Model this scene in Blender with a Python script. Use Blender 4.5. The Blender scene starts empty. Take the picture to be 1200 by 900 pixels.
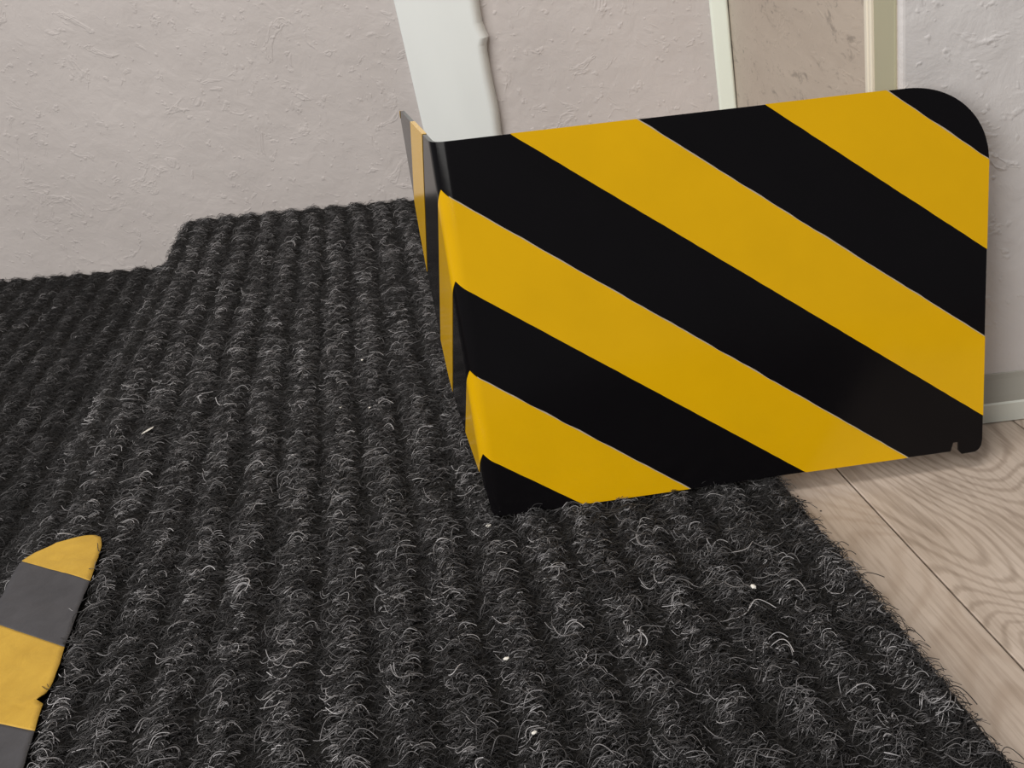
import bpy, bmesh, math, random
import numpy as np
from mathutils import Matrix, Vector, noise

random.seed(7)
rng = np.random.default_rng(7)
scene = bpy.context.scene
COL = scene.collection

# ------------------------------------------------------------------ camera
cam_d = bpy.data.cameras.new('camera')
cam_d.sensor_width = 36.0
cam_d.lens = 31.807
cam_d.shift_x = -0.19333
cam_d.clip_start = 0.01
cam = bpy.data.objects.new('camera', cam_d)
COL.objects.link(cam)
cam.matrix_world = Matrix(((0.992877, 0.119145, 0.0, 0.0),
                           (-0.057742, 0.481183, -0.874717, 0.0),
                           (-0.104218, 0.868486, 0.484635, 0.38),
                           (0, 0, 0, 1)))
scene.camera = cam

# ------------------------------------------------------------------ light
world = bpy.data.worlds.new('room_light'); scene.world = world
world.use_nodes = True
bg = world.node_tree.nodes['Background']
bg.inputs[0].default_value = (0.96, 0.97, 1.0, 1)
bg.inputs[1].default_value = 0.17

def area(name, loc, target, sx, sy, power, color):
    l = bpy.data.lights.new(name, 'AREA'); l.shape = 'RECTANGLE'
    l.size, l.size_y, l.energy, l.color = sx, sy, power, color
    o = bpy.data.objects.new(name, l); COL.objects.link(o)
    o.location = loc
    o.rotation_euler = (Vector(target) - Vector(loc)).to_track_quat('-Z', 'Y').to_euler()
    return o
area('ceiling_lamp', (-0.35, 0.15, 2.35), (-0.25, 0.55, 0), 1.0, 0.6, 26, (1.0, 0.95, 0.90))
area('window_light', (-1.65, -1.0, 1.3), (-0.1, 0.7, 0.1), 2.2, 1.7, 58, (1.0, 0.97, 0.93))

vs = scene.view_settings
vs.view_transform = 'Standard'; vs.look = 'None'; vs.gamma = 1.0
vs.exposure = 0.0; vs.use_curve_mapping = False

# ------------------------------------------------------------------ helpers
def lin(r, g, b):
    f = lambda c: (c / 255) / 12.92 if c / 255 <= 0.04045 else ((c / 255 + 0.055) / 1.055) ** 2.4
    return (f(r), f(g), f(b), 1)

class NT:
    def __init__(self, name):
        self.m = bpy.data.materials.new(name); self.m.use_nodes = True
        self.t = self.m.node_tree; self.b = self.t.nodes['Principled BSDF']
    def n(self, typ, **kw):
        nd = self.t.nodes.new(typ)
        for k, v in kw.items():
            if k in nd.inputs: nd.inputs[k].default_value = v
            else: setattr(nd, k, v)
        return nd
    def l(self, a, b): self.t.links.new(a, b)
    def coords(self, scale=(1, 1, 1), rot=(0, 0, 0)):
        tc = self.n('ShaderNodeTexCoord'); mp = self.n('ShaderNodeMapping')
        mp.inputs['Scale'].default_value = scale; mp.inputs['Rotation'].default_value = rot
        self.l(tc.outputs['Object'], mp.inputs['Vector']); return mp.outputs['Vector']
    def noise(self, vec, scale, detail=3, rough=0.5, dist=0.0):
        nd = self.n('ShaderNodeTexNoise'); nd.inputs['Scale'].default_value = scale
        nd.inputs['Detail'].default_value = detail; nd.inputs['Roughness'].default_value = rough
        nd.inputs['Distortion'].default_value = dist
        self.l(vec, nd.inputs['Vector']); return nd.outputs['Fac']
    def ramp(self, fac, stops):
        nd = self.n('ShaderNodeValToRGB'); cr = nd.color_ramp
        while len(cr.elements) < len(stops): cr.elements.new(0.5)
        for e, (p, c) in zip(cr.elements, stops):
            e.position = p; e.color = c if len(c) == 4 else (*c, 1)
        self.l(fac, nd.inputs['Fac']); return nd.outputs['Color']
    def mix(self, fac, a, b, mode='MIX'):
        nd = self.n('ShaderNodeMix', data_type='RGBA', blend_type=mode)
        for i, v in ((0, fac), (6, a), (7, b)):
            if hasattr(v, 'is_linked') or hasattr(v, 'links'): self.l(v, nd.inputs[i])
            else: nd.inputs[i].default_value = v
        return nd.outputs[2]
    def math(self, op, a, b=0.0):
        nd = self.n('ShaderNodeMath', operation=op)
        for i, v in ((0, a), (1, b)):
            if hasattr(v, 'links'): self.l(v, nd.inputs[i])
            else: nd.inputs[i].default_value = v
        return nd.outputs[0]
    def bump(self, height, strength, dist, prev=None):
        nd = self.n('ShaderNodeBump'); nd.inputs['Strength'].default_value = strength
        nd.inputs['Distance'].default_value = dist
        self.l(height, nd.inputs['Height'])
        if prev is not None: self.l(prev, nd.inputs['Normal'])
        return nd.outputs['Normal']
    def done(self, color=None, rough=None, normal=None, **kw):
        for key, v in (('Base Color', color), ('Roughness', rough), ('Normal', normal)):
            if v is None: continue
            if hasattr(v, 'links'): self.l(v, self.b.inputs[key])
            else: self.b.inputs[key].default_value = v
        for k, v in kw.items(): self.b.inputs[k].default_value = v
        return self.m

def mesh_obj(name, verts, faces, mat, parent=None, smooth=False):
    me = bpy.data.meshes.new(name); me.from_pydata([tuple(v) for v in verts], [], faces)
    me.update()
    bm = bmesh.new(); bm.from_mesh(me); bmesh.ops.recalc_face_normals(bm, faces=bm.faces); bm.to_mesh(me); bm.free()
    if smooth: me.polygons.foreach_set('use_smooth', [True] * len(me.polygons))
    o = bpy.data.objects.new(name, me); COL.objects.link(o)
    if mat: me.materials.append(mat)
    if parent: o.parent = parent
    return o

def prism(name, plan, z0, z1, mat, parent=None, bevel=0.0, seg=3):
    n = len(plan)
    v = [(x, y, z0) for x, y in plan] + [(x, y, z1) for x, y in plan]
    f = [tuple(range(n))[::-1], tuple(range(n, 2 * n))] + [(i, (i + 1) % n, n + (i + 1) % n, n + i) for i in range(n)]
    o = mesh_obj(name, v, f, mat, parent)
    if bevel:
        bm = bmesh.new(); bm.from_mesh(o.data)
        ed = [e for e in bm.edges if abs(e.verts[0].co.z - e.verts[1].co.z) > 1e-6]
        bmesh.ops.bevel(bm, geom=ed, offset=bevel, segments=seg, affect='EDGES', profile=0.5)
        bm.to_mesh(o.data); bm.free()
    return o

def tag(o, label=None, cat=None, group=None, kind=None):
    for k, v in (('label', label), ('category', cat), ('group', group), ('kind', kind)):
        if v: o[k] = v
    return o

def empty(name, loc):
    o = bpy.data.objects.new(name, None); COL.objects.link(o); o.location = loc
    o.empty_display_size = 0.05
    return o

# ------------------------------------------------------------------ frames of the place
AZ = math.radians(17.394)                 # planks, ribs and step all run this way
EC = Vector((math.cos(AZ), math.sin(AZ), 0)); ER = Vector((-math.sin(AZ), math.cos(AZ), 0))
def CR(c, r, z=0.0): return EC * c + ER * r + Vector((0, 0, z))
WA = Vector((-0.427, 1.39, 0)); WD = Vector((0.996003, -0.089316, 0)); WN = Vector((-0.089316, -0.996003, 0))
def WALL(s, off, z=0.0): return WA + WD * s + WN * off + Vector((0, 0, z))
def wall_r(c):                            # r at which the line of constant c meets the rear wall
    p = EC * c
    return (WA - p).dot(WN) / ER.dot(WN)
Z_WOOD = -0.013; Z_LOW = -0.072

# ------------------------------------------------------------------ materials
def plaster(name, col_a, col_b, seed, bump1=0.5, streak=(1, 1, 1), stain=None):
    m = NT(name); v = m.coords()
    mp = m.n('ShaderNodeMapping'); mp.inputs['Location'].default_value = (seed, seed * 2.3, seed * 0.7)
    mp.inputs['Scale'].default_value = streak
    m.l(v, mp.inputs['Vector']); v = mp.outputs['Vector']
    big = m.noise(v, 5, 4, 0.55)
    mid = m.noise(v, 34, 5, 0.6, 0.6)
    fine = m.noise(v, 170, 4, 0.6)
    ridge = m.ramp(m.noise(v, 22, 4, 0.55, 1.2), [(0.0, (0, 0, 0)), (0.60, (0, 0, 0)), (0.655, (1, 1, 1)), (0.69, (0.25, 0.25, 0.25)), (1, (0.2, 0.2, 0.2))])
    pim = m.ramp(m.noise(v, 85, 2, 0.5), [(0, (0, 0, 0)), (0.64, (0, 0, 0)), (0.74, (1, 1, 1)), (1, (1, 1, 1))])
    nb = m.bump(big, 0.4, 0.014)
    nb = m.bump(mid, bump1, 0.0028, nb)
    nb = m.bump(ridge, bump1 * 0.75, 0.0016, nb)
    nb = m.bump(pim, bump1 * 0.8, 0.0016, nb)
    nb = m.bump(fine, bump1 * 0.6, 0.0008, nb)
    col = m.ramp(big, [(0.3, col_a), (0.7, col_b)])
    if stain:
        for sc, lo, hi in ((30, 0.585, 0.66), (80, 0.60, 0.68)):
            st = m.ramp(m.noise(v, sc, 6, 0.7, 0.8), [(0, (0, 0, 0)), (lo, (0, 0, 0)), (hi, (1, 1, 1)), (1, (1, 1, 1))])
            col = m.mix(m.math('MULTIPLY', st, 0.45), col, stain)
    return m.done(col, 0.5, nb, **{'Specular IOR Level': 0.4})

M_WALL = plaster('rear_plaster', lin(187, 180, 177), lin(198, 191, 188), 1.3, 0.46)
M_NEAR = plaster('near_plaster', lin(207, 203, 202), lin(223, 220, 219), 7.1, 0.4)
M_RET = plaster('scuffed_plaster', lin(186, 172, 158), lin(197, 184, 170), 3.9, 0.2, streak=(1, 0.45, 1.6), stain=lin(92, 82, 74))

def gloss(name, col, rough, bs=0.15):
    m = NT(name); v = m.coords((1, 1, 0.25))
    h = m.noise(v, 60, 3, 0.5)
    c2 = tuple(x * 0.93 for x in col[:3]) + (1,)
    return m.done(m.ramp(m.noise(v, 9, 3), [(0.35, c2), (0.65, col)]), rough, m.bump(h, bs, 0.001))
M_WHITE = gloss('white_gloss_paint', lin(234, 238, 236), 0.35)
M_STRIP = gloss('pale_green_white_paint', lin(238, 245, 233), 0.38)
M_JAMB = gloss('olive_grey_paint', lin(178, 174, 146), 0.45)
M_BEAD = gloss('cream_bead_paint', lin(238, 230, 212), 0.4)
M_SKIRT_L = gloss('pale_skirting_paint', lin(222, 225, 216), 0.5)
M_SKIRT_G = gloss('grey_skirting_paint', lin(168, 166, 157), 0.55)

def wood(name, figured):
    m = NT(name)
    geo = m.n('ShaderNodeObjectInfo')
    tc = m.n('ShaderNodeTexCoord'); add = m.n('ShaderNodeVectorMath', operation='ADD')
    comb = m.n('ShaderNodeCombineXYZ')
    m.l(m.math('MULTIPLY', geo.outputs['Random'], 3.0), comb.inputs['X'])
    m.l(m.math('MULTIPLY', geo.outputs['Random'], 11.0), comb.inputs['Y'])
    m.l(tc.outputs['Object'], add.inputs[0]); m.l(comb.outputs[0], add.inputs[1])
    def scaled(sc):
        mp = m.n('ShaderNodeMapping'); mp.inputs['Scale'].default_value = sc
        m.l(add.outputs[0], mp.inputs['Vector']); return mp.outputs['Vector']
    v = scaled((1, 0.34, 1))
    w = m.noise(v, 8.0, 1.5, 0.35, 0.35)                 # cathedral figure: bands of a smooth field
    fib = m.noise(scaled((1, 0.06, 1)), 330, 3, 0.6)
    ph = m.math('ADD', m.math('MULTIPLY', w, 320.0), m.math('MULTIPLY', fib, 3.0))
    rings = m.math('ADD', m.math('MULTIPLY', m.math('SINE', ph), 0.5), 0.5)
    pores = m.noise(scaled((1, 0.05, 1)), 420, 3, 0.6)
    patch = m.noise(add.outputs[0], 16, 4, 0.6)
    plain = m.ramp(patch, [(0.3, lin(174, 159, 145)), (0.7, lin(192, 178, 165))])
    if figured:
        rc = m.ramp(rings, [(0.0, (0.74, 0.72, 0.70)), (0.25, (0.88, 0.865, 0.85)), (0.5, (1, 1, 1))])
        sel = m.ramp(m.noise(scaled((1, 0.5, 1)), 6, 2), [(0.36, (0.25, 0.25, 0.25)), (0.52, (1, 1, 1))])
        col = m.mix(sel, plain, m.mix(1.0, plain, rc, 'MULTIPLY'))
    else:
        rc = m.ramp(rings, [(0.0, (0.90, 0.88, 0.86)), (0.5, (1, 1, 1))])
        col = m.mix(1.0, plain, rc, 'MULTIPLY')
    pm = m.ramp(pores, [(0.32, (0.74, 0.72, 0.70)), (0.55, (1, 1, 1))])
    col = m.mix(0.8, col, pm, 'MULTIPLY')
    kn = m.ramp(m.noise(add.outputs[0], 34, 3, 0.5), [(0.70, (0, 0, 0)), (0.80, (1, 1, 1))])
    col = m.mix(m.math('MULTIPLY', kn, 0.3), col, lin(110, 92, 82))
    return m.done(col, 0.48, m.bump(pores, 0.25, 0.0006), **{'Specular IOR Level': 0.35})
M_WOOD = wood('grey_oak_laminate', False); M_WOOD_F = wood('figured_grey_oak_laminate', True)
mj = NT('floor_joint'); M_JOINT = mj.done(lin(70, 60, 52), 0.9)

def carpet_base():
    m = NT('carpet_backing_pile'); v = m.coords()
    a = m.noise(v, 420, 4, 0.7); c = m.noise(v, 90, 3, 0.6)
    col = m.ramp(a, [(0.3, (0.006, 0.006, 0.006)), (0.55, (0.02, 0.019, 0.018)), (0.75, (0.055, 0.052, 0.05))])
    return m.done(col, 0.95, m.bump(a, 0.9, 0.003, m.bump(c, 0.5, 0.003)), **{'Specular IOR Level': 0.1})
M_CARPET = carpet_base()
def fibre():
    m = NT('carpet_fibre'); at = m.n('ShaderNodeAttribute'); at.attribute_type = 'INSTANCER'; at.attribute_name = 'tone'
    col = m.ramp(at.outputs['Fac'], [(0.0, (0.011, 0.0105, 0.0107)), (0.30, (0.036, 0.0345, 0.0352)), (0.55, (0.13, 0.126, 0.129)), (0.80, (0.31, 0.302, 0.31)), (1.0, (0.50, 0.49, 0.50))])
    return m.done(col, 0.6, **{'Specular IOR Level': 0.3})
M_FIBRE = fibre()

def paint(name, col, rough, var=0.05, peel=0.02, spec=0.26):
    m = NT(name); v = m.coords()
    n = m.noise(v, 30, 3)
    c1 = tuple(x * (1 - var) for x in col[:3]) + (1,)
    return m.done(m.ramp(n, [(0.3, c1), (0.7, col)]), rough, m.bump(m.noise(v, 260, 2), peel, 0.001), **{'Specular IOR Level': spec})
M_BLACK = paint('black_enamel', (0.0045, 0.004, 0.0048, 1), 0.14, 0.1, spec=0.17)
M_YELLOW = paint('yellow_vinyl', (0.70, 0.395, 0.003, 1), 0.11, 0.05)
M_EDGE = paint('pale_cut_edge', (0.42, 0.36, 0.28, 1), 0.6)
def tape_mat(name, c1, c2):
    m = NT(name); v = m.coords()
    n = m.noise(v, 40, 5, 0.65); w = m.noise(v, 60, 3, 0.5, 1.0)
    return m.done(m.ramp(n, [(0.3, c1), (0.7, c2)]), 0.6, m.bump(w, 0.35, 0.002, m.bump(m.noise(v, 700, 2), 0.15, 0.0005)))
M_TAPE_Y = tape_mat('worn_yellow_tape', lin(176, 138, 42), lin(192, 154, 54))
M_TAPE_B = tape_mat('worn_black_tape', lin(54, 53, 56), lin(68, 67, 70))
mc = NT('pale_crumb'); M_CRUMB = mc.done(lin(225, 222, 214), 0.7)
md = NT('dark_grit'); M_GRIT = md.done(lin(60, 52, 48), 0.8)

# ------------------------------------------------------------------ setting: walls
p = [WALL(-1.6, 0), WALL(0.516, 0), WALL(0.516, -0.12), WALL(-1.6, -0.12)]
tag(prism('wall_rear', [(q.x, q.y) for q in p], -0.10, 2.3, M_WALL), 'rough white plaster wall rising behind the step and landing', kind='structure')
K = Vector((0.1457, 0.602, 0)); BC = Vector((0.0872, 1.3440, 0))
RD = (BC - K).normalized(); RL = (BC - K).length; RN = Vector((-RD.y, RD.x, 0))   # faces left, into the recess
def RET(t, off): return K + RD * t + RN * off
p = [Vector((0.1457 - 0.0005, 0.608, 0)), BC, BC + Vector((0.12, 0, 0)), Vector((0.26, 0.608, 0))]
tag(prism('wall_return', [(q.x, q.y) for q in p], -0.02, 2.3, M_RET), 'scuffed grey-beige side wall of the recess with dark marks', kind='structure')
# nearer wall on the right, rounded arris
def near_wall():
    x0, y0 = 0.1457, 0.602
    plan = [(x0, y0), (1.3, y0 + 0.004), (1.3, y0 + 0.12), (x0 + 0.004, y0 + 0.12)]
    o = prism('wall_right', plan, -0.02, 2.3, M_NEAR)
    bm = bmesh.new(); bm.from_mesh(o.data)
    ed = [e for e in bm.edges if all(abs(v.co.x - x0) < 1e-4 and abs(v.co.y - y0) < 1e-4 for v in e.verts)]
    bmesh.ops.bevel(bm, geom=ed, offset=0.004, segments=4, affect='EDGES', profile=0.5)
    bm.to_mesh(o.data); bm.free()
    return tag(o, 'nearer rough plaster wall at the right edge above the skirting', kind='structure')
near_wall()
# door-frame pieces on the return wall
def trim_on_return(name, t0, t1, d, mat, label, bev):
    q = [RET(t0, -0.004), RET(t1, -0.004), RET(t1, d), RET(t0, d)]
    return tag(prism(name, [(v.x, v.y) for v in q], Z_WOOD, 2.3, mat, bevel=bev), label, kind='structure')
trim_on_return('trim_1', 0.006, 0.052, 0.0012, M_JAMB, 'narrow olive-grey painted strip beside the nearer wall corner', 0.0008)
trim_on_return('trim_2', 0.054, 0.059, 0.003, M_BEAD, 'thin cream upright bead next to the olive-grey strip', 0.0012)
trim_on_return('trim_3', 0.0605, 0.068, 0.0035, M_BEAD, 'thin cream upright bead next to the scuffed side wall', 0.0015)
q = [WALL(0.4905, 0), WALL(0.516, 0), WALL(0.516, 0.010), WALL(0.4905, 0.010)]
tag(prism('trim_4', [(v.x, v.y) for v in q], Z_WOOD, 2.3, M_STRIP, bevel=0.004), 'pale glossy upright strip in the recess corner', kind='structure')

# white boxed upright: slightly wider at the top, with a paint lump on its right arris
def boxed_post():
    zs = [Z_WOOD] + list(np.linspace(0.03, 0.34, 32)) + [0.6, 1.2, 2.3]
    prof_n = 8; rad = 0.010; V = []; F = []
    ring = None
    for z in zs:
        k = min(max((z - 0.09) / 0.19, -0.5), 1.3)
        s0 = 0.0544 + 0.005 * k; s1 = 0.1645 + 0.0085 * k
        lump = 0.0055 * math.exp(-((z - 0.2215) / 0.009) ** 2) + 0.002 * math.exp(-((z - 0.12) / 0.03) ** 2)
        s1 += lump
        pts = [(s0, -0.002)]
        for i in range(prof_n + 1):
            a = math.pi - i / prof_n * math.pi / 2
            pts.append((s0 + 0.004 + 0.004 * math.cos(a), 0.020 - 0.004 + 0.004 * math.sin(a)))
        for i in range(prof_n + 1):
            a = math.pi / 2 - i / prof_n * math.pi / 2
            pts.append((s1 - rad + rad * math.cos(a), 0.020 - rad + rad * math.sin(a)))
        pts.append((s1, -0.002))
        ring = len(pts)
        for s, o_ in pts: V.append(WALL(s, o_, z))
    for j in range(len(zs) - 1):
        for i in range(ring - 1):
            F.append((j * ring + i, j * ring + i + 1, (j + 1) * ring + i + 1, (j + 1) * ring + i))
        F.append((j * ring + ring - 1, j * ring, (j + 1) * ring, (j + 1) * ring + ring - 1))
    F.append(tuple(range(ring))); F.append(tuple(range((len(zs) - 1) * ring, len(zs) * ring)))
    return mesh_obj('trim_5', V, F, M_WHITE, smooth=False)
tag(boxed_post(), 'glossy white painted upright boxing standing against the rear wall', kind='structure')

# skirting on the nearer wall: pale foot strip and grey sloping top
def skirting():
    sk = empty('baseboard_right', (0.65, 0.598, Z_WOOD))
    tag(sk, 'two-tone grey skirting along the foot of the nearer wall', kind='structure')
    def ext(name, prof, mat):
        V = []; x0, x1 = 0.150, 1.3
        for x in (x0, x1):
            for y, z in prof: V.append((x - 0.65, y - 0.598 + (0.004 if x == x1 else 0), z - Z_WOOD))
        n = len(prof)
        F = [(i, (i + 1) % n, n + (i + 1) % n, n + i) for i in range(n)] + [tuple(range(n))[::-1], tuple(range(n, 2 * n))]
        return mesh_obj(name, V, F, mat, sk)
    ext('foot_strip', [(0.6065, -0.0122), (0.5916, -0.0122), (0.5916, 0.0036), (0.5926, 0.0047), (0.6065, 0.0047)], M_SKIRT_L)
    ext('sloping_cap', [(0.6065, 0.0047), (0.5930, 0.0047), (0.5944, 0.0095), (0.5970, 0.0160), (0.5994, 0.0215), (0.6006, 0.0255), (0.6065, 0.0268)], M_SKIRT_G)
skirting()

# ------------------------------------------------------------------ setting: floors
def cr_plan(c0, c1, r0, r1):
    return [CR(c0, r0), CR(c1, r0), CR(c1, r1), CR(c0, r1)]
fl = prism('floor', [(v.x, v.y) for v in [CR(-0.33, -1.2), CR(1.2, -1.2), CR(1.2, 1.75), CR(-0.33, 1.40)]], -0.09, Z_WOOD - 0.0065, M_JOINT)
tag(fl, 'grey-brown oak laminate floor of the landing', kind='structure')
lo = prism('floor', [(v.x, v.y) for v in [CR(-1.4, -0.4), CR(-0.33, -0.4), CR(-0.33, 1.52), CR(-1.4, 1.9)]], -0.14, Z_LOW - 0.008, M_JOINT)
tag(lo, 'lower floor beside the step under the carpet', kind='structure')
def plank_mesh(c0, c1, r0, r1):
    g = 0.0006; b = 0.0007; h = 0.0065
    w, l = c1 - c0, r1 - r0
    V = []
    for z, i in ((0, g), (h - b, g), (h, g + b)):
        V += [(i, i, z), (w - i, i, z), (w - i, l - i, z), (i, l - i, z)]
    F = [(3, 2, 1, 0), (8, 9, 10, 11)]
    for k in (0, 4):
        F += [(k + i, k + (i + 1) % 4, k + 4 + (i + 1) % 4, k + 4 + i) for i in range(4)]
    return V, F
plank_src = {}
W_PL = 0.150
def lay_plank(c0, r0, length, mat):
    key = (round(length, 3), mat.name)
    if key not in plank_src:
        V, F = plank_mesh(0, W_PL, 0, length)
        o = mesh_obj('plank', V, F, mat); plank_src[key] = o.data
    else:
        o = bpy.data.objects.new('plank', plank_src[key]); COL.objects.link(o)
    o.parent = fl
    o.matrix_world = Matrix.Translation(CR(c0, r0, Z_WOOD - 0.0065)) @ Matrix.Rotation(AZ, 4, 'Z')
for i in range(-3, 4):
    c0 = 0.249 + i * W_PL
    cut = 0.98 if i % 2 == 0 else 0.80
    lay_plank(c0, cut - 1.30, 1.30, M_WOOD_F if i >= 0 else M_WOOD)
    if i in (-2, -1, 0):
        lay_plank(c0, cut, wall_r(c0 + W_PL) - 0.01 - cut, M_WOOD)

# ------------------------------------------------------------------ carpet over the step
PITCH = 0.0325; C_STEP = -0.336; C_EDGE = 0.202
def rib(c, r):
    ph = c + 0.0016 * math.sin(r * 9.0 + c * 5) + 0.0008 * math.sin(r * 31.0)
    k = 0.5 + 0.5 * math.cos(2 * math.pi * (ph - C_EDGE + 0.014) / PITCH)
    return k ** 0.55
def carpet():
    carp = empty('ribbed_carpet', CR(0.0, 0.6, Z_WOOD))
    tag(carp, 'dark charcoal ribbed loop-pile carpet covering the landing and the step', 'carpet')
    # cross-section: list of (c, z, outward bias) from the lower floor over the nosing to the right edge
    prof = []
    for c in np.arange(-1.05, C_STEP - 0.004, 0.0026): prof.append((c, Z_LOW - 0.0050, 1, 0))
    for z in np.arange(Z_LOW, -0.018, 0.005): prof.append((C_STEP - 0.003, z, 0, 0))
    for a in np.linspace(0, math.pi / 2, 8)[1:]:
        prof.append((C_STEP - 0.003 + 0.016 * (1 - math.cos(a)), -0.020 + 0.016 * math.sin(a), 0.15 * math.sin(a), 0))
    for c in np.arange(C_STEP + 0.016, C_EDGE - 0.001, 0.0026): prof.append((c, -0.0050, 1, 0))
    prof.append((C_EDGE, -0.0090, 0, 0)); prof.append((C_EDGE, Z_WOOD + 0.0001, 0, 0))
    nr = 150; V = []; n = len(prof)
    org = carp.location
    for j in range(nr):
        f = j / (nr - 1)
        for c, z, k, _ in prof:
            r_end = wall_r(c) - 0.001
            r = -0.55 + f * (r_end + 0.55)
            V.append(CR(c, r, z + k * 0.0038 * rib(c, r)) - org)
    F = [(j * n + i, j * n + i + 1, (j + 1) * n + i + 1, (j + 1) * n + i) for j in range(nr - 1) for i in range(n - 1)]
    body = mesh_obj('backing', V, F, M_CARPET, carp, smooth=True)
    return carp, org
carp, carp_org = carpet()

# outline of the tape, in (c, r): the pile is pressed flat under it
TAPE_TIP = [(-0.3256, 0.6695), (-0.3191, 0.6768), (-0.3063, 0.6821), (-0.2889, 0.6812), (-0.2798, 0.6785), (-0.2746, 0.6725), (-0.2718, 0.6604), (-0.2714, 0.641), (-0.2712, 0.6176)]

def pile():
    P = []; ROT = []; SC = []; IDX = []
    def emit(cmin, cmax, rmin, rmaxf, dens_f, lower):
        # stratified random points
        area_ = (cmax - cmin) * 1.5
        N = int(area_ * 1e6 / 4.6)
        c = rng.uniform(cmin, cmax, N); r = rng.uniform(rmin, rmin + 1.5, N)
        wr = (np.array([WA.x, WA.y]) @ np.array([WN.x, WN.y]) - c * (EC.dot(WN))) / ER.dot(WN)
        keep = (r < wr - 0.002) & (rng.random(N) < dens_f(r))
        return c[keep], r[keep]
    out = []
    c, r = emit(C_STEP - 0.002, C_EDGE + 0.0005, 0.12, None, lambda r: np.clip(1.05 - 0.55 * (r - 0.35), 0.42, 1.0), False)
    under = (c > -0.329) & (c < -0.2685) & (r < 0.683 - 0.014 * np.clip((-0.300 - c) / 0.028, 0, 1) ** 2 - 0.012 * np.clip((c + 0.283) / 0.012, 0, 1) ** 2)
    c, r = c[~under], r[~under]
    out.append((c, r, 0))
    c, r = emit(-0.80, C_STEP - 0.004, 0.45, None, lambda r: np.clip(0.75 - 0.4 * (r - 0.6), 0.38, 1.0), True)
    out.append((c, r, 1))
    pts = []; rots = []; scs = []; ids = []; tns = []
    for c, r, low in out:
        n = len(c)
        ph = c + 0.0016 * np.sin(r * 9.0 + c * 5) + 0.0008 * np.sin(r * 31.0)
        k = (0.5 + 0.5 * np.cos(2 * np.pi * (ph - C_EDGE + 0.014) / PITCH)) ** 0.55
        keep = rng.random(n) < (0.28 + 0.72 * k)
        c, r, k = c[keep], r[keep], k[keep]; n = len(c)
        # every tuft carries a few near-parallel strands of one yarn shade
        m_ = 3
        tilt = rng.normal(0.05, 0.30, n); roll = rng.normal(0, 0.2, n)
        yaw = AZ + rng.normal(0, 0.36, n) + np.where(rng.random(n) < 0.5, math.pi, 0)
        s_ = rng.lognormal(0, 0.22, n) * (0.75 + 0.25 * k)
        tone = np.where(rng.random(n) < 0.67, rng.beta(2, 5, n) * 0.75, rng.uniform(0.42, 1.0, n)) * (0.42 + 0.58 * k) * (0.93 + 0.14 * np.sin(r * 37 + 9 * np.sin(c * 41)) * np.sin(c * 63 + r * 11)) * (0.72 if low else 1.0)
        rep = lambda a: np.repeat(a, m_)
        cc = rep(c) + rng.normal(0, 0.0006, n * m_); rr = rep(r) + rng.normal(0, 0.0009, n * m_)
        kk = rep(k); n = n * m_
        z = (Z_LOW if low else 0.0) - 0.0050 + 0.0038 * kk - 0.0006
        if not low:
            z = np.where(cc < C_STEP + 0.013, -0.006 - 0.010 * np.clip((C_STEP + 0.013 - cc) / 0.015, 0, 1) ** 2, z)
            z = np.where(cc > C_EDGE - 0.0015, -0.0122 + rng.random(n) * 0.005, z)
        x = EC.x * cc + ER.x * rr; y = EC.y * cc + ER.y * rr
        pts.append(np.stack([x, y, z], 1))
        rots.append(np.stack([rep(tilt) + rng.normal(0, 0.18, n), rep(roll) + rng.normal(0, 0.15, n), rep(yaw) + rng.normal(0, 0.15, n)], 1))
        scs.append(rep(s_) * rng.uniform(0.85, 1.12, n))
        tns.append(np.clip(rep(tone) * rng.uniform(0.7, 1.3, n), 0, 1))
        q = rng.random(n)
        stray = (q > 0.993) & (rr < 0.95)
        tns[-1] = np.where(stray, rng.uniform(0.45, 0.95, n), tns[-1])
        ids.append(np.where(stray, rng.integers(7, 10, n), rng.integers(0, 7, n)))
    pts = np.concatenate(pts) - np.array(carp_org)
    me = bpy.data.meshes.new('pile'); me.vertices.add(len(pts))
    me.vertices.foreach_set('co', pts.astype(np.float32).ravel())
    a = me.attributes.new('rot', 'FLOAT_VECTOR', 'POINT'); a.data.foreach_set('vector', np.concatenate(rots).astype(np.float32).ravel())
    a = me.attributes.new('siz', 'FLOAT', 'POINT'); a.data.foreach_set('value', np.concatenate(scs).astype(np.float32))
    a = me.attributes.new('pick', 'INT', 'POINT'); a.data.foreach_set('value', np.concatenate(ids).astype(np.int32))
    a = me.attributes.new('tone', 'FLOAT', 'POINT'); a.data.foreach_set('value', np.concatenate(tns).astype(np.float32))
    print('loops', len(pts))
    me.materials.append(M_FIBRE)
    o = bpy.data.objects.new('pile', me); COL.objects.link(o); o.parent = carp
    tag(o, kind='stuff')
    # nodes: ten bent fibres, one picked for each root point
    t = bpy.data.node_groups.new('fibre_loops', 'GeometryNodeTree')
    t.interface.new_socket('Geometry', in_out='INPUT', socket_type='NodeSocketGeometry')
    t.interface.new_socket('Geometry', in_out='OUTPUT', socket_type='NodeSocketGeometry')
    N = t.nodes; L = t.links
    gi = N.new('NodeGroupInput'); go = N.new('NodeGroupOutput')
    def attr(name, typ):
        nd = N.new('GeometryNodeInputNamedAttribute'); nd.data_type = typ; nd.inputs['Name'].default_value = name
        return nd.outputs['Attribute']
    circ = N.new('GeometryNodeCurvePrimitiveCircle'); circ.inputs['Resolution'].default_value = 3; circ.inputs['Radius'].default_value = 0.00022
    circ2 = N.new('GeometryNodeCurvePrimitiveCircle'); circ2.inputs['Resolution'].default_value = 3; circ2.inputs['Radius'].default_value = 0.00018
    join = N.new('GeometryNodeJoinGeometry')
    rnd = random.Random(3); mm = 0.001
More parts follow.
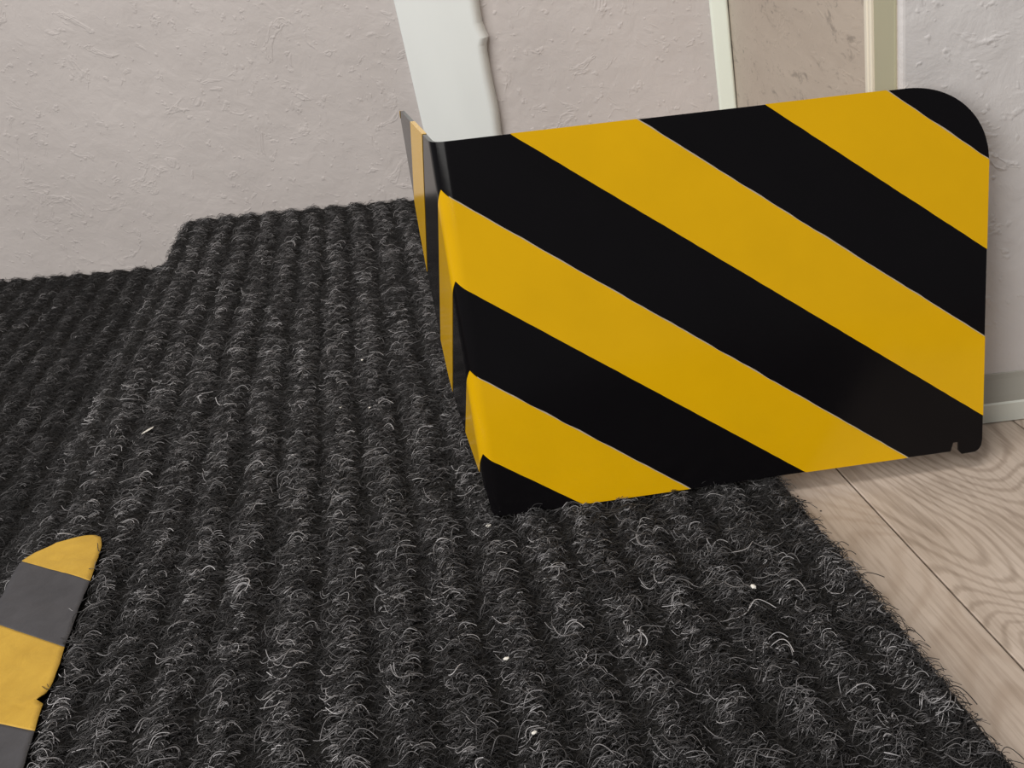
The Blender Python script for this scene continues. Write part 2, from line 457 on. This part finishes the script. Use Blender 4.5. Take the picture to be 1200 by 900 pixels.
    for i in range(10):
        bz = N.new('GeometryNodeCurvePrimitiveBezierSegment'); bz.mode = 'POSITION'
        bz.inputs['Resolution'].default_value = 7 if i < 7 else 14
        if i < 7:
            w = rnd.uniform(1.4, 2.6); h = rnd.uniform(2.2, 3.1); j = lambda a: rnd.uniform(-a, a)
            P4 = [(-w, j(.8), -0.8), (-w * 0.95 + j(.5), j(1.2), h), (w * 0.95 + j(.5), j(1.2), h * rnd.uniform(.8, 1.1)), (w, j(.8), rnd.uniform(-0.8, 0.8))]
        else:
            w = rnd.uniform(3.5, 7)
            P4 = [(-w, 0, -0.5), (-w * 0.2, rnd.uniform(5, 9) * rnd.choice((-1, 1)), 4.2), (w * 0.3, rnd.uniform(5, 9) * rnd.choice((-1, 1)), 4.2), (w, rnd.uniform(-5, 5), 2.5)]
        for s, pnt in zip(('Start', 'Start Handle', 'End Handle', 'End'), P4):
            bz.inputs[s].default_value = tuple(x * mm for x in pnt)
        cm = N.new('GeometryNodeCurveToMesh')
        L.new(bz.outputs[0], cm.inputs['Curve']); L.new((circ if i < 7 else circ2).outputs[0], cm.inputs['Profile Curve'])
        sm = N.new('GeometryNodeSetMaterial'); sm.inputs['Material'].default_value = M_FIBRE
        L.new(cm.outputs[0], sm.inputs['Geometry'])
        g2 = N.new('GeometryNodeGeometryToInstance'); L.new(sm.outputs[0], g2.inputs[0])
        L.new(g2.outputs[0], join.inputs[0])
    m2p = N.new('GeometryNodeMeshToPoints'); L.new(gi.outputs[0], m2p.inputs['Mesh'])
    iop = N.new('GeometryNodeInstanceOnPoints'); L.new(m2p.outputs[0], iop.inputs['Points']); L.new(join.outputs[0], iop.inputs['Instance'])
    iop.inputs['Pick Instance'].default_value = True
    L.new(attr('pick', 'INT'), iop.inputs['Instance Index'])
    e2r = N.new('FunctionNodeEulerToRotation'); L.new(attr('rot', 'FLOAT_VECTOR'), e2r.inputs[0])
    L.new(e2r.outputs[0], iop.inputs['Rotation']); L.new(attr('siz', 'FLOAT'), iop.inputs['Scale'])
    L.new(iop.outputs[0], go.inputs[0])
    md_ = o.modifiers.new('fibre_loops', 'NODES'); md_.node_group = t
pile()

# ------------------------------------------------------------------ hazard plate
PB = Vector((-0.1672, 0.52909, 0.0)); VH = Vector((0.04318, 0.19139, 0.98056)).normalized()
U0 = Vector((0.99985, 0.01745, 0)); DF = Vector((math.sin(math.radians(-22)), math.cos(math.radians(-22)), 0))
T = 0.0095; W_MAX = 0.3560; F_MAX = 0.1335; TH = 0.0026
def sheet(w, c, off):
    if w >= T: p_, t_ = U0 * w, U0
    elif w <= -T: p_, t_ = DF * (-w), -DF
    else:
        s = (w + T) / (2 * T)
        p_ = DF * (T * (1 - s) ** 2) + U0 * (T * s * s)
        t_ = (DF * (-2 * (1 - s)) + U0 * (2 * s)).normalized()
    n_ = t_.cross(VH).normalized()
    return p_ + VH * c + n_ * off
FTX = [0.0, 0.126, 0.132, 0.1335]; FTZ = [0.2596, 0.2600, 0.2585, 0.2545]
FBX = [0.0, 0.004, 0.011, 0.03, 0.053, 0.074, 0.092, 0.1025, 0.1135, 0.122, 0.128, 0.1325, 0.1335]
FBZ = [0.0, 0.016, 0.024, 0.030, 0.037, 0.043, 0.051, 0.064, 0.088, 0.114, 0.137, 0.171, 0.204]
FRX = [0.0, 0.2, 0.3331, 0.3348, 0.33485, 0.3387, 0.33875, 0.3412, 0.3510, 0.3535, 0.3552, 0.3560]
FRZ = [0.0, 0.0030, 0.0046, 0.0106, 0.0111, 0.0112, 0.0044, 0.0016, 0.0020, 0.0036, 0.0062, 0.0110]
def top(w):
    if w < 0: return float(np.interp(-w, FTX, FTZ))
    if w <= 0.300: return 0.2596 - 0.0085 * w
    return 0.2060 + 0.05105 * math.sqrt(max(0.0, 1 - min(1.0, (w - 0.300) / 0.056) ** 2.1))
CORNER = [W_MAX - 0.056 * (1 - math.cos(x)) * 0.35 for x in np.linspace(0.02, 1.2, 14)]
def bot(w): return float(np.interp(w, FRX, FRZ)) if w >= 0 else float(np.interp(-w, FBX, FBZ))
def band(name, ws, lo, hi, o_out, o_in, mat, parent):
    """closed shell between two height curves over the developed sheet"""
    V = []; F = []
    for w, a, b_ in zip(ws, lo, hi):
        V += [sheet(w, a, o_out), sheet(w, b_, o_out), sheet(w, b_, o_in), sheet(w, a, o_in)]
    n = len(ws)
    for i in range(n - 1):
        k, k2 = 4 * i, 4 * i + 4
        for e in range(4): F.append((k + e, k2 + e, k2 + (e + 1) % 4, k + (e + 1) % 4))
    F += [(0, 1, 2, 3), tuple(4 * (n - 1) + e for e in (3, 2, 1, 0))]
    o = mesh_obj(name, V, F, mat, parent)
    me = o.data
    # smooth along the bend, sharp at the rims
    me.polygons.foreach_set('use_smooth', [True] * len(me.polygons))
    bm = bmesh.new(); bm.from_mesh(me)
    for e in bm.edges:
        if len(e.link_faces) == 2 and e.calc_face_angle(0) > math.radians(40): e.smooth = False
    bm.to_mesh(me); bm.free()
    return o
def grid(lo_, hi_, step, extra=()):
    g = set(np.round(np.arange(lo_, hi_, step), 6)) | {lo_, hi_} | set(x for x in extra if lo_ <= x <= hi_)
    return sorted(g)
plate = empty('hazard_plate', PB)
tag(plate, 'black and yellow diagonally striped bent metal guard plate standing on the carpet edge', 'guard plate')
ws = grid(-F_MAX, W_MAX, 0.0012, FRX + [-x for x in FBX] + CORNER)
band('panel', ws, [bot(w) for w in ws], [top(w) for w in ws], 0.0, -TH, M_BLACK, plate)
SLF = 1.235
def wob(w, k): return 0.00022 * noise.noise(Vector((w * 160, k * 7.3, 0.3)))
def edge_fn(k, m):
    def f(w):
        if w >= 0: return k - m * w + wob(w, k)
        return k - SLF * (-w) + wob(w, k)
    return f
LINES = [((0.4187, 0.760), (0.4758, 0.756)), ((0.2969, 0.752), (0.3574, 0.759)), ((0.1706, 0.735), (0.2299, 0.748)), ((0.0477, 0.700), (0.1088, 0.742))]
def clip_runs(f_lo, f_hi, w0, w1):
    ws = grid(w0, w1, 0.0006); runs = []; cur = []
    for w in ws:
        a = max(f_lo(w), bot(w) - 0.0002); b_ = min(f_hi(w), top(w) + 0.0003)
        if b_ - a > 0.0001: cur.append((w, a, b_))
        elif cur: runs.append(cur); cur = []
    if cur: runs.append(cur)
    return [r for r in runs if len(r) > 3]
for (kl, ml), (kh, mh) in LINES:
    fl_, fh_ = edge_fn(kl, ml), edge_fn(kh, mh)
    for run in clip_runs(fl_, fh_, -F_MAX - 0.0002, W_MAX + 0.0002):
        a, b_, c_ = zip(*run)
        st = band('yellow_stripe', a, b_, c_, 0.0003, -TH - 0.0002, M_YELLOW, plate)
        if max(a) > 0.1:        # cut edge of the yellow film shows as a fine pale line on the front
            er = clip_runs(lambda w: fh_(w) - 0.0001, lambda w: fh_(w) + 0.0007 + 0.0007 * noise.noise(Vector((w * 90, kh * 9, 2.0))), 0.006, W_MAX)
            for e in er:
                x, y, z = zip(*e)
                band('pale_edge', x, y, z, 0.00025, -0.0002, M_EDGE, st)

# ------------------------------------------------------------------ tape on the nosing
def tape():
    root = empty('hazard_tape', CR(-0.30, 0.50, 0.0))
    tag(root, 'worn black and yellow striped adhesive tape strip stuck to the carpeted step edge', 'tape')
    org = Vector(root.location)
    # right rim r -> c, with the torn nick
    rim = [(0.30, -0.2700), (0.44, -0.2698), (0.4769, -0.2712), (0.4990, -0.2722), (0.5005, -0.2735), (0.5020, -0.2778), (0.5040, -0.2752), (0.5065, -0.2730), (0.5184, -0.2714), (0.5307, -0.2706), (0.5477, -0.2716),
           (0.6176, -0.2712), (0.641, -0.2714), (0.6604, -0.2718), (0.6725, -0.2746), (0.6785, -0.2798), (0.6812, -0.2889), (0.6821, -0.3063)]
    lef = [(0.30, -0.3285), (0.60, -0.3290), (0.6600, -0.3275), (0.6695, -0.3256), (0.6768, -0.3191), (0.6821, -0.3063)]
    R_r, R_c = zip(*rim); L_r, L_c = zip(*lef)
    # slanting borders: r at left rim, r at right rim
    def border(rl, rr): return lambda c: rl + (rr - rl) * (c + 0.327) / 0.0557
    bs = [border(0.345, 0.300), border(0.423, 0.380), border(0.519, 0.4769), border(0.601, 0.5477), border(0.670, 0.6176), None]
    kinds = ['y', 'b', 'y', 'b', 'y']
    def zt(c, r):
        return 0.0026 + 0.0009 * noise.noise(Vector((c * 40, r * 40, 1.1))) + 0.0005 * noise.noise(Vector((c * 120, r * 120, 4.1))) \
            + (0.002 * math.exp(-((r - 0.503) / 0.006) ** 2) * max(0, (c + 0.30) / 0.03) if r > 0.503 else 0)
    for i in range(5):
        lo_, hi_ = bs[i], bs[i + 1]
        rows = 40; cols = 16; V = []; F = []
        for j in range(rows + 1):
            for k in range(cols + 1):
                s = k / cols; f = j / rows
                # find r for this column by iterating on the rim positions
                c = -0.30
                for _ in range(8):
                    r0 = lo_(c); r1 = hi_(c) if hi_ else 0.6821
                    r = r0 + (r1 - r0) * f
                    c = np.interp(r, L_r, L_c) * (1 - s) + np.interp(r, R_r, R_c) * s
                V.append(CR(float(c), float(r), zt(c, r)) - org)
        n0 = len(V)
        V += [v - Vector((0, 0, 0.0006)) for v in V]
        w = cols + 1
        for j in range(rows):
            for k in range(cols):
                q = (j * w + k, j * w + k + 1, (j + 1) * w + k + 1, (j + 1) * w + k)
                F.append(q); F.append(tuple(n0 + x for x in q[::-1]))
        rimv = [k for k in range(w)] + [j * w + cols for j in range(1, rows + 1)] + [rows * w + k for k in range(cols - 1, -1, -1)] + [j * w for j in range(rows - 1, 0, -1)]
        for a, b_ in zip(rimv, rimv[1:] + rimv[:1]): F.append((a, b_, n0 + b_, n0 + a))
        mesh_obj('yellow_band' if kinds[i] == 'y' else 'black_band', V, F, M_TAPE_Y if kinds[i] == 'y' else M_TAPE_B, root, smooth=True)
tape()

# ------------------------------------------------------------------ specks lying about
def speck(name, pos, size, mat, stretch=1.0, yaw=0.0):
    bm = bmesh.new(); bmesh.ops.create_icosphere(bm, subdivisions=1, radius=1)
    for v in bm.verts:
        v.co *= 1 + 0.35 * noise.noise(v.co * 2 + Vector(pos) * 50)
        v.co = Vector((v.co.x * size * stretch, v.co.y * size, v.co.z * size * 0.6))
    me = bpy.data.meshes.new(name); bm.to_mesh(me); bm.free(); me.materials.append(mat)
    o = bpy.data.objects.new(name, me); COL.objects.link(o)
    o.location = pos; o.rotation_euler = (0, 0, yaw); return o
def shard():
    # thin pointed sliver with a triangular section
    L_, w_ = 0.0068, 0.0011
    V = [(-L_, 0, 0)]
    for x, k in ((-0.5 * L_, 0.8), (0.3 * L_, 1.0), (0.7 * L_, 0.7)):
        V += [(x, -w_ * k, 0), (x, w_ * k, 0), (x, 0, 0.0011 * k)]
    V.append((L_, 0.0003, 0.0004))
    F = [(0, 2, 1), (0, 1, 3), (0, 3, 2)]
    for j in (1, 4):
        F += [(j, j + 1, j + 4, j + 3), (j + 1, j + 2, j + 5, j + 4), (j + 2, j, j + 3, j + 5)]
    F += [(7, 8, 10), (8, 9, 10), (9, 7, 10)]
    o = mesh_obj('splinter', V, F, M_CRUMB)
    o.location = (-0.505, 0.7177, 0.0036); o.rotation_euler = (0, 0, math.radians(62))
    tag(o, 'thin white splinter lying on the carpet above the tape', 'splinter')
shard()
for x, y, s, lab in ((-0.3395, 0.8157, 0.0017, 'farthest pale crumb on the carpet, left of the plate flange'),
                     (-0.3321, 0.7202, 0.0013, 'left one of two pale crumbs side by side on the carpet beside the plate'),
                     (-0.304, 0.7136, 0.0012, 'right one of two pale crumbs side by side on the carpet beside the plate'),
                     (-0.1663, 0.5164, 0.0019, 'pale crumb on the carpet right at the plate lower left corner'),
                     (-0.1355, 0.3866, 0.0018, 'pale crumb in the middle of the carpet some way below the plate'),
                     (0.0115, 0.4225, 0.0022, 'pale crumb on the carpet near its edge against the laminate'),
                     (-0.1129, 0.3312, 0.0016, 'nearest pale crumb, on the carpet at the bottom of the picture')):
    tag(speck('crumb', (x, y, 0.0022), s * 0.75, M_CRUMB, 1.5, random.random() * 6), lab, 'crumb', 'pale crumbs in the carpet')
for x, y, s, lab in ((0.0532, 0.5275, 0.0007, 'tiny dark grit speck on the laminate, the one closest to the plate'),
                     (0.0573, 0.5215, 0.0006, 'tiny dark grit speck on the laminate, middle one of three'),
                     (0.0666, 0.5075, 0.0007, 'tiny dark grit speck on the laminate, farthest of three from the plate')):
    tag(speck('grit', (x, y, Z_WOOD + 0.0003), s, M_GRIT, 1.4, random.random() * 6), lab, 'grit', 'grit on the laminate')
